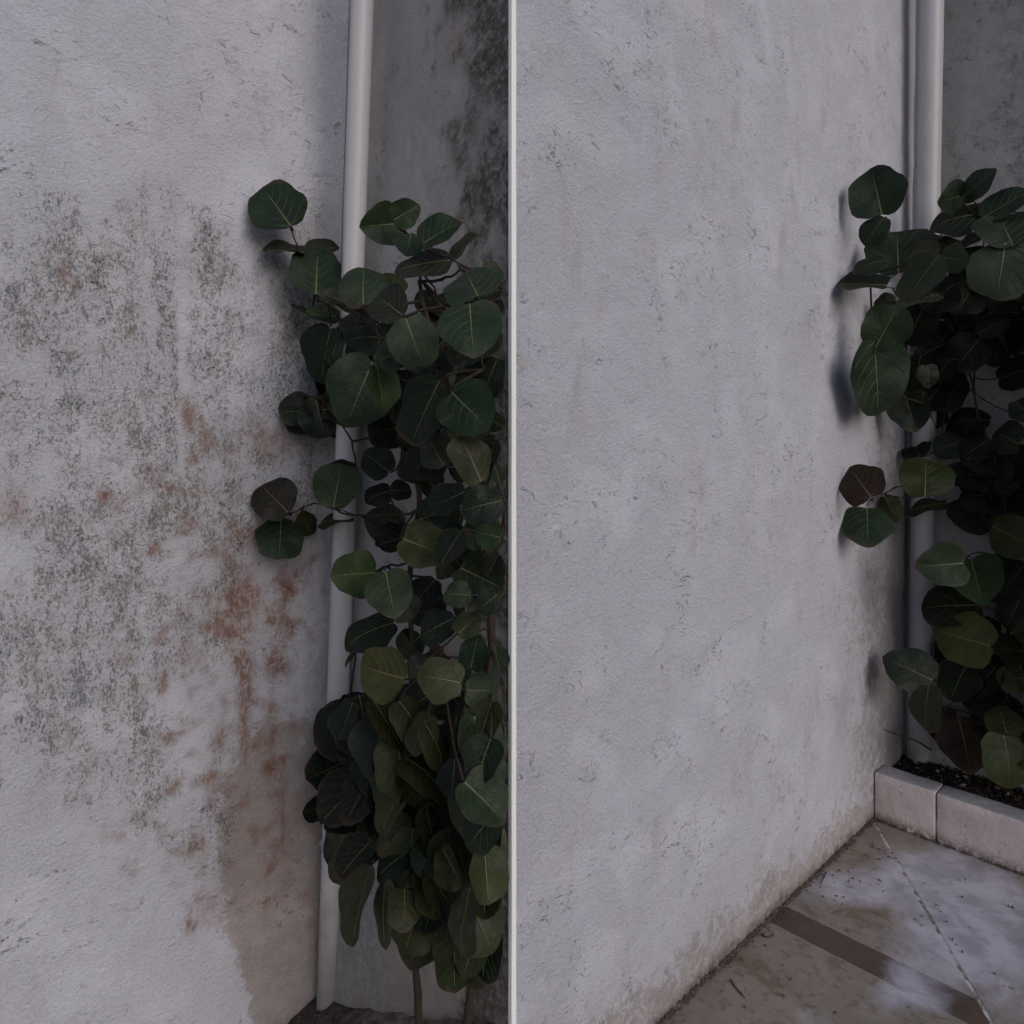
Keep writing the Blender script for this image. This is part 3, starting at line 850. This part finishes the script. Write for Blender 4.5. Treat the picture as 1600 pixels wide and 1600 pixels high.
def filler(n, boxes, holes, cols, lmax=1.2, size=1.0):
    out = []
    while len(out) < n:
        x0, y0, x1, y1 = random.choice(boxes)
        x, y = random.uniform(x0, x1), random.uniform(y0, y1)
        if any(a < x < c and b < y < d for a, b, c, d in holes): continue
        a = random.uniform(0, 6.28); L = random.uniform(48, 74) * size
        out.append(((x, y), (x + L * math.cos(a), y + L * math.sin(a)), L * random.uniform(.55, 1.15), random.choice(cols), random.uniform(0, lmax)))
    return out
def conv(ox, oy, s, rows):
    out = []
    for r in rows:
        (bx, by), (tx, ty), W = r[:3]
        out.append(((ox + bx / s, oy + by / s), (ox + tx / s, oy + ty / s), W / s, *r[3:]))
    return out
s1 = 1600 / 440
L1 = conv(380, 250, s1, [
    ((262, 375), (130, 170), 320, 'g', 1), ((345, 515), (125, 522), 44, 'pg', 1), ((350, 520), (530, 488), 56, 'pg', 1),
    ((410, 770), (425, 525), 300, 'g', 2), ((690, 795), (672, 640), 275, 'gg', 3), ((840, 770), (868, 645), 150, 'lo', 1),
    ((885, 352), (700, 385), 235, 'm', 2), ((850, 345), (985, 262), 160, 'm', 2), ((955, 405), (930, 535), 180, 'g', 2),
    ((1010, 482), (1215, 355), 150, 'g', 2), ((1185, 560), (890, 615), 104, 'pg', 2), ((1185, 585), (1318, 428), 100, 'ro', 1),
    ((1340, 795), (1258, 615), 345, 'gg', 3), ((1332, 800), (1365, 1070), 360, 'gg', 4), ((905, 885), (770, 775), 235, 'pg', 3),
    ((925, 895), (1012, 1150), 285, 'gg', 4), ((755, 1150), (975, 1045), 190, 'm', 4), ((758, 1165), (800, 1412), 185, 'l', 4),
    ((742, 1120), (600, 1475), 385, 'g', 3), ((500, 940), (440, 1240), 190, 'd', 2), ((560, 950), (480, 1200), 110, 'm', 2),
    ((410, 1340), (460, 1565), 235, 'd', 2), ((330, 1340), (400, 1480), 60, 'd', 2), ((1120, 1240), (960, 1590), 260, 'd', 3), ((1180, 1310), (1370, 1510), 330, 'g', 3),
    ((1480, 1180), (1260, 1330), 230, 'd', 2), ((1450, 950), (1200, 1130), 260, 'd', 2), ((1500, 1130), (1420, 1330), 150, 'd', 2),
    ((1500, 790), (1470, 930), 60, 'gg', 2), ((1490, 690), (1410, 590), 100, 'lo', 0), ((560, 885), (375, 880), 95, 'm', 2),
    ((370, 865), (285, 825), 36, 'pg', 1), ((660, 840), (480, 770), 130, 'v', 1), ((760, 930), (560, 900), 120, 'v', 1),
    ((820, 1000), (600, 1010), 150, 'd', 2), ((1100, 760), (980, 830), 110, 'v', 1), ((1130, 900), (1000, 990), 170, 'v', 1), ((1080, 1180), (930, 1110), 150, 'd', 2),
    ((1500, 730), (1350, 780), 110, 'v', 1), ((1160, 980), (1300, 1100), 170, 'v', 2), ((900, 1300), (840, 1420), 140, 'v', 1), ((1090, 1050), (1180, 1190), 130, 'd', 2),
    ((760, 960), (880, 1020), 150, 'v', 1), ((640, 960), (700, 1090), 160, 'd', 2)])
L1 += conv(380, 650, s1, [
    ((248, 550), (105, 385), 255, 'p', 1), ((222, 588), (200, 778), 262, 'g', 1), ((335, 545), (385, 672), 104, 'lo', 0),
    ((520, 520), (548, 285), 265, 'm', 2), ((560, 330), (545, 250), 160, 'v', 1), ((620, 572), (430, 602), 44, 'lo', 1),
    ((880, 690), (735, 535), 215, 'dim', 0), ((895, 690), (1140, 790), 250, 'o', 2), ((755, 890), (525, 905), 262, 'l', 3),
    ((808, 872), (855, 1112), 262, 'm', 3), ((1090, 930), (960, 1080), 180, 'v', 1), ((960, 1010), (880, 1150), 170, 'd', 2),
    ((1300, 1020), (1148, 1008), 150, 'm', 2), ((1478, 692), (1325, 660), 165, 'l', 2), ((1352, 375), (1245, 120), 225, 'ro', 3),
    ((1142, 290), (1050, 120), 190, 'd', 2), ((835, 325), (700, 215), 185, 'd', 1), ((840, 420), (700, 470), 130, 'v', 1),
    ((830, 420), (950, 430), 110, 'v', 1), ((970, 90), (885, 150), 110, 'v', 1), ((860, 1170), (590, 1270), 200, 'd', 2),
    ((925, 1490), (675, 1430), 300, 'y', 3), ((1250, 1520), (1010, 1470), 240, 'o', 3), ((1260, 1560), (1440, 1560), 190, 'm', 2),
    ((1290, 1440), (1330, 1260), 160, 'g', 2), ((1220, 1240), (1330, 1130), 150, 'lo', 2), ((1200, 1150), (1010, 1240), 190, 'd', 2),
    ((1495, 1460), (1460, 1280), 90, 'd', 2), ((1240, 650), (1120, 840), 170, 'd', 2), ((1330, 800), (1110, 900), 150, 'lo', 1),
    ((1260, 430), (1070, 520), 170, 'd', 2), ((1500, 480), (1275, 530), 220, 'd', 3), ((1500, 380), (1455, 240), 90, 'd', 2),
    ((1120, 140), (950, 330), 230, 'v', 1), ((1480, 130), (1400, 380), 130, 'v', 2), ((1390, 960), (1440, 1120), 130, 'd', 1), ((1490, 780), (1430, 900), 110, 'v', 1),
    ((1310, 120), (1180, 40), 170, 'lo', 2), ((1490, 60), (1400, 10), 110, 'd', 2), ((1450, 1010), (1340, 1100), 140, 'd', 2), ((1010, 1250), (900, 1330), 170, 'v', 1),
    ((640, 1310), (570, 1410), 24, 'd', 1), ((1070, 1400), (950, 1450), 150, 'd', 2), ((1130, 1320), (1060, 1360), 80, 'r', 1), ((1420, 1400), (1370, 1500), 130, 'd', 1)])
s3 = 1600 / 550
L1 += [e for e in conv(340, 1050, s3, [
    ((545, 40), (540, 460), 205, 'v', 2), ((710, 460), (480, 650), 210, 'v', 2), ((775, 450), (735, 1010), 150, 'lo', 3),
    ((985, 20), (985, 560), 215, 'lo', 3), ((985, 480), (990, 990), 225, 'lo', 3), ((985, 880), (975, 1350), 235, 'b', 4),
    ((1190, 40), (1190, 540), 215, 'm', 2), ((1210, 480), (1200, 940), 220, 'd', 2), ((700, 900), (610, 1170), 170, 'b', 3), ((760, 960), (750, 1200), 120, 'b', 3),
    ((1200, 900), (1175, 1300), 200, 'lo', 3), ((570, 690), (560, 930), 120, 'b', 2), ((710, 770), (560, 900), 130, 'v', 3),
    ((850, 300), (860, 760), 140, 'v', 1), ((760, 200), (640, 430), 170, 'v', 1), ((880, 130), (780, 330), 160, 'v', 1), ((700, 240), (740, 130), 80, 'y', 2),
    ((1080, 400), (1060, 560), 120, 'v', 3), ((1090, 760), (1160, 860), 110, 'v', 2), ((870, 700), (850, 980), 110, 'v', 2),
    ((1250, 300), (1180, 480), 180, 'd', 3), ((1270, 640), (1140, 780), 170, 'd', 3), ((650, 680), (720, 800), 110, 'b', 2), ((1150, 1000), (1090, 1250), 150, 'b', 3), ((860, 1000), (840, 1140), 160, 'b', 3), ((1280, 900), (1240, 1060), 110, 'lo', 2)])
       if math.hypot(e[1][0] - e[0][0], e[1][1] - e[0][1]) < 105]
for _ in range(118):
    x, y = random.uniform(580, 785), random.uniform(1080, 1465)
    if y > 1215 + (x - 560) * 1.9: continue
    a = math.pi / 2 + random.gauss(0, .5); L = random.uniform(52, 88)
    L1.append(((x, y), (x + L * math.cos(a), y + L * math.sin(a)), L * random.uniform(.5, 1.0), random.choice(('lo', 'o', 'o', 'lo', 'b', 'd') if x < 715 else ('d', 'm', 'lo', 'lo', 'o')), random.uniform(.6, 2.8)))
for _ in range(34):
    x, y = random.uniform(535, 610), random.uniform(1075, 1290)
    a = math.pi / 2 + random.gauss(0, .9); L = random.uniform(55, 85)
    L1.append(((x, y), (x + L * math.cos(a), y + L * math.sin(a)), L * random.uniform(.6, 1.1), random.choice(('v', 'v', 'd')), random.uniform(.6, 2.2)))
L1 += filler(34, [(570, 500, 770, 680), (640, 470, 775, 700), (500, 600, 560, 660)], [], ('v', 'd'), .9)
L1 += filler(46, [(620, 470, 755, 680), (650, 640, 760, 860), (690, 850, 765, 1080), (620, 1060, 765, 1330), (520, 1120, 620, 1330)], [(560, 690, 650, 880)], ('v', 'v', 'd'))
B1 = [
    [(660, 1640, 1, .016), (648, 1480, 1, .014), (652, 1300, 1, .012), (645, 1080, 1, .011), (640, 900, 1, .010), (655, 770, 1, .009), (625, 690, 1, .008), (600, 570, 2, .007), (570, 480, 2, .006), (500, 470, 2, .005), (470, 395, 1.5, .004), (452, 352, 1.2, .003)],
    [(728, 1640, 1, .017), (738, 1460, 1, .015), (752, 1200, 1, .013), (768, 980, 1, .012), (760, 860, 1, .011), (745, 740, 1, .009), (700, 600, 2, .008), (660, 470, 2, .007), (656, 420, 1.5, .005), (645, 390, 1.5, .004)],
    [(656, 440, 1.6, .006), (690, 436, 1.6, .005), (720, 420, 1.5, .004), (700, 402, 1.5, .003), (660, 380, 1.5, .003)],
    [(655, 780, 1, .006), (648, 800, 1, .005), (600, 805, 1, .004), (555, 805, 1.2, .004), (525, 795, 1.2, .003), (490, 787, 1, .003), (455, 802, 1, .0028)],
    [(560, 745, 1, .004), (548, 690, 1.3, .004), (528, 655, 1.6, .003), (505, 625, 1.8, .003)],
    [(760, 860, 1, .007), (790, 800, 1.2, .005), (770, 720, 1.5, .004), (745, 490, 2.6, .004), (740, 470, 3, .003)],
    [(640, 880, 1, .005), (605, 885, 1.8, .004), (585, 893, 2, .003)],
    [(645, 1060, 1, .006), (665, 1030, 1.6, .004), (690, 1045, 2, .003)],
    [(600, 1260, 1, .006), (560, 1180, 1.2, .005), (545, 1100, 1.5, .004)]]
shrub(1, 'sea_grape_shrub', 'sea grape shrub with drooping olive lower leaves against the stained wall', L1, B1, (680, 1470))

s4 = 1600 / 360
L2 = conv(1240, 230, s4, [
    ((615, 490), (545, 165), 355, 'g', 2), ((620, 500), (500, 665), 180, 'g', 2), ((735, 870), (710, 600), 400, 'g', 3), ((620, 790), (430, 830), 130, 'd', 2),
    ((860, 770), (850, 630), 300, 'pg', 1), ((995, 745), (850, 695), 150, 'p', 3), ((1150, 740), (1010, 650), 130, 'ro', 2),
    ((1000, 755), (800, 1040), 290, 'm', 4), ((1020, 760), (1170, 790), 200, 'gg', 4), ((1475, 680), (1410, 1000), 395, 'gg', 4), ((1482, 690), (1470, 480), 380, 'gg', 3),
    ((1180, 340), (1355, 190), 165, 'g', 2), ((1205, 345), (1030, 350), 220, 'g', 2), ((1322, 475), (995, 495), 135, 'd', 2), ((1325, 472), (1590, 340), 150, 'g', 2),
    ((1290, 610), (1180, 680), 80, 'pg', 1), ((630, 975), (330, 930), 120, 'd', 1), ((985, 1040), (640, 1105), 66, 'pg', 3),
    ((572, 1395), (710, 1120), 300, 'm', 3), ((560, 1330), (590, 1830), 370, 'g', 2), ((760, 1200), (720, 1700), 180, 'd', 2),
    ((900, 1100), (800, 1350), 260, 'v', 2), ((1100, 960), (930, 1100), 240, 'v', 2), ((1250, 950), (1150, 1150), 260, 'v', 2), ((1290, 1290), (1460, 1190), 170, 'd', 2),
    ((1380, 1000), (1560, 1090), 220, 'v', 2), ((1100, 1250), (950, 1450), 260, 'v', 1), ((1300, 1300), (1150, 1520), 270, 'v', 2), ((1450, 1250), (1400, 1500), 230, 'v', 1),
    ((880, 1450), (820, 1720), 240, 'v', 2), ((960, 1330), (1000, 1600), 220, 'v', 1), ((1560, 1150), (1500, 1400), 220, 'v', 1), ((1080, 1480), (960, 1640), 170, 'd', 2), ((700, 1060), (580, 1090), 90, 'v', 1),
    ((1600, 420), (1680, 560), 240, 'g', 2), ((1600, 900), (1690, 1050), 260, 'd', 2), ((1340, 860), (1230, 960), 160, 'd', 3)])
L2 += conv(1240, 560, s4, [
    ((770, 235), (840, 480), 260, 'd', 2), ((640, 225), (690, 345), 60, 'd', 2), ((930, 40), (940, 190), 130, 'v', 2), ((1040, 360), (990, 470), 80, 'v', 0),
    ((1350, 430), (1165, 420), 125, 'v', 1), ((1170, 570), (1000, 640), 190, 'd', 1), ((1340, 560), (1170, 700), 190, 'd', 1), ((1320, 800), (1090, 820), 190, 'v', 1),
    ((1560, 590), (1400, 510), 240, 'd', 3), ((905, 960), (925, 680), 330, 'o', 2), ((880, 690), (840, 600), 190, 'v', 1), ((545, 970), (395, 770), 300, 'r', 1),
    ((515, 1010), (510, 1268), 315, 'g', 1), ((635, 955), (715, 1120), 120, 'lo', 0), ((1040, 1000), (808, 1048), 56, 'lo', 1),
    ((1350, 1165), (1140, 1000), 250, 'dim', 0), ((1170, 1410), (915, 1455), 300, 'm', 3), ((1230, 1375), (1300, 1660), 350, 'l', 3),
    ((1400, 1180), (1620, 1280), 300, 'o', 2), ((1560, 900), (1400, 840), 220, 'v', 1), ((1560, 700), (1480, 820), 160, 'v', 1), ((1480, 1370), (1400, 1500), 130, 'v', 1),
    ((1120, 150), (1200, 120), 90, 'v', 0), ((1600, 1420), (1520, 1560), 170, 'd', 1), ((1560, 300), (1640, 420), 180, 'd', 2)])
L2 += conv(1240, 880, s4, [
    ((1260, 270), (925, 320), 240, 'd', 2), ((1345, 560), (1040, 490), 365, 'y', 3), ((968, 800), (680, 690), 290, 'd', 3), ((935, 850), (905, 1138), 235, 'ro', 3),
    ((1200, 680), (1100, 940), 230, 'd', 2), ((1400, 700), (1260, 900), 230, 'd', 2), ((1150, 1080), (1220, 1400), 320, 'r', 2), ((1050, 1000), (1000, 1230), 170, 'r', 1),
    ((1468, 1195), (1510, 1525), 290, 'o', 4), ((1480, 1195), (1430, 1000), 225, 'o', 3), ((1590, 590), (1455, 610), 230, 'lo', 2), ((1600, 780), (1455, 830), 190, 'o', 2),
    ((1370, 380), (1290, 560), 180, 'v', 1), ((1400, 940), (1280, 1050), 150, 'v', 1), ((1560, 250), (1480, 450), 170, 'd', 2), ((1330, 100), (1480, 240), 220, 'v', 1), ((1600, 1200), (1680, 1400), 260, 'o', 3),
    ((1440, 640), (1380, 790), 140, 'v', 1)])
L2 += filler(110, [(1665, 400, 2060, 1230)], [], ('v', 'd', 'g', 'm', 'lo'), 5.0, 1.6)  # shrub continued outside the view, added to shade the pipe and corner
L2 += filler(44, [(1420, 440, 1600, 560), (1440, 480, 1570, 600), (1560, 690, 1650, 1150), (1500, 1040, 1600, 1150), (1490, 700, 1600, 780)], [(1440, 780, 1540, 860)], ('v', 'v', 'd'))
B2 = [
    [(1560, 1225, .8, .012), (1575, 1060, 1, .011), (1572, 900, 1, .010), (1570, 780, 1, .010), (1555, 720, 1, .009), (1528, 650, 1, .008), (1515, 580, 1.2, .007), (1480, 500, 2, .006), (1440, 450, 2, .005), (1412, 420, 2, .004), (1385, 345, 2, .003)],
    [(1528, 650, 1, .006), (1522, 590, 1, .006), (1530, 440, 2, .005), (1540, 345, 2, .004), (1534, 338, 2, .003)],
    [(1470, 700, .8, .005), (1478, 640, .8, .005), (1500, 602, .9, .005), (1540, 626, .9, .004), (1585, 645, 1, .004), (1620, 640, 1, .004)],
    [(1480, 655, .8, .004), (1495, 665, .8, .003), (1512, 672, .8, .003)],
    [(1412, 442, 1.5, .003), (1400, 450, 1.5, .003), (1370, 444, 1.4, .003), (1347, 422, 1.3, .0028)],
    [(1568, 800, 1, .005), (1555, 793, .9, .004), (1490, 790, .9, .004), (1462, 782, 1, .003), (1410, 760, 1, .003), (1385, 770, 1, .003), (1362, 780, 1, .0026)],
    [(1575, 1000, 1, .006), (1500, 1010, 1.5, .004), (1470, 1045, 2, .003), (1458, 1060, 2, .003)],
    [(1580, 880, 1, .006), (1530, 862, 1.5, .004), (1505, 876, 2, .003)],
    [(1470, 690, 1, .004), (1455, 650, 1.2, .004), (1440, 630, 1.6, .003)]]
shrub(2, 'sea_grape_shrub', 'sea grape shrub growing from the kerbed planter against the washed wall', L2, B2, (1560, 1225))

# bare twig poking out of the planter across the pipe
tw = [walls_hit(x, y, 2, .12) for x, y in ((1455, 1172), (1447, 1167), (1438, 1161), (1428, 1156), (1416, 1153), (1406, 1150), (1396, 1145), (1380, 1140))]
strand('bare_twig', None, .0030, M_bark, 'thin bare twig sticking out across the foot of the right downpipe', 'twig', pts=tw)
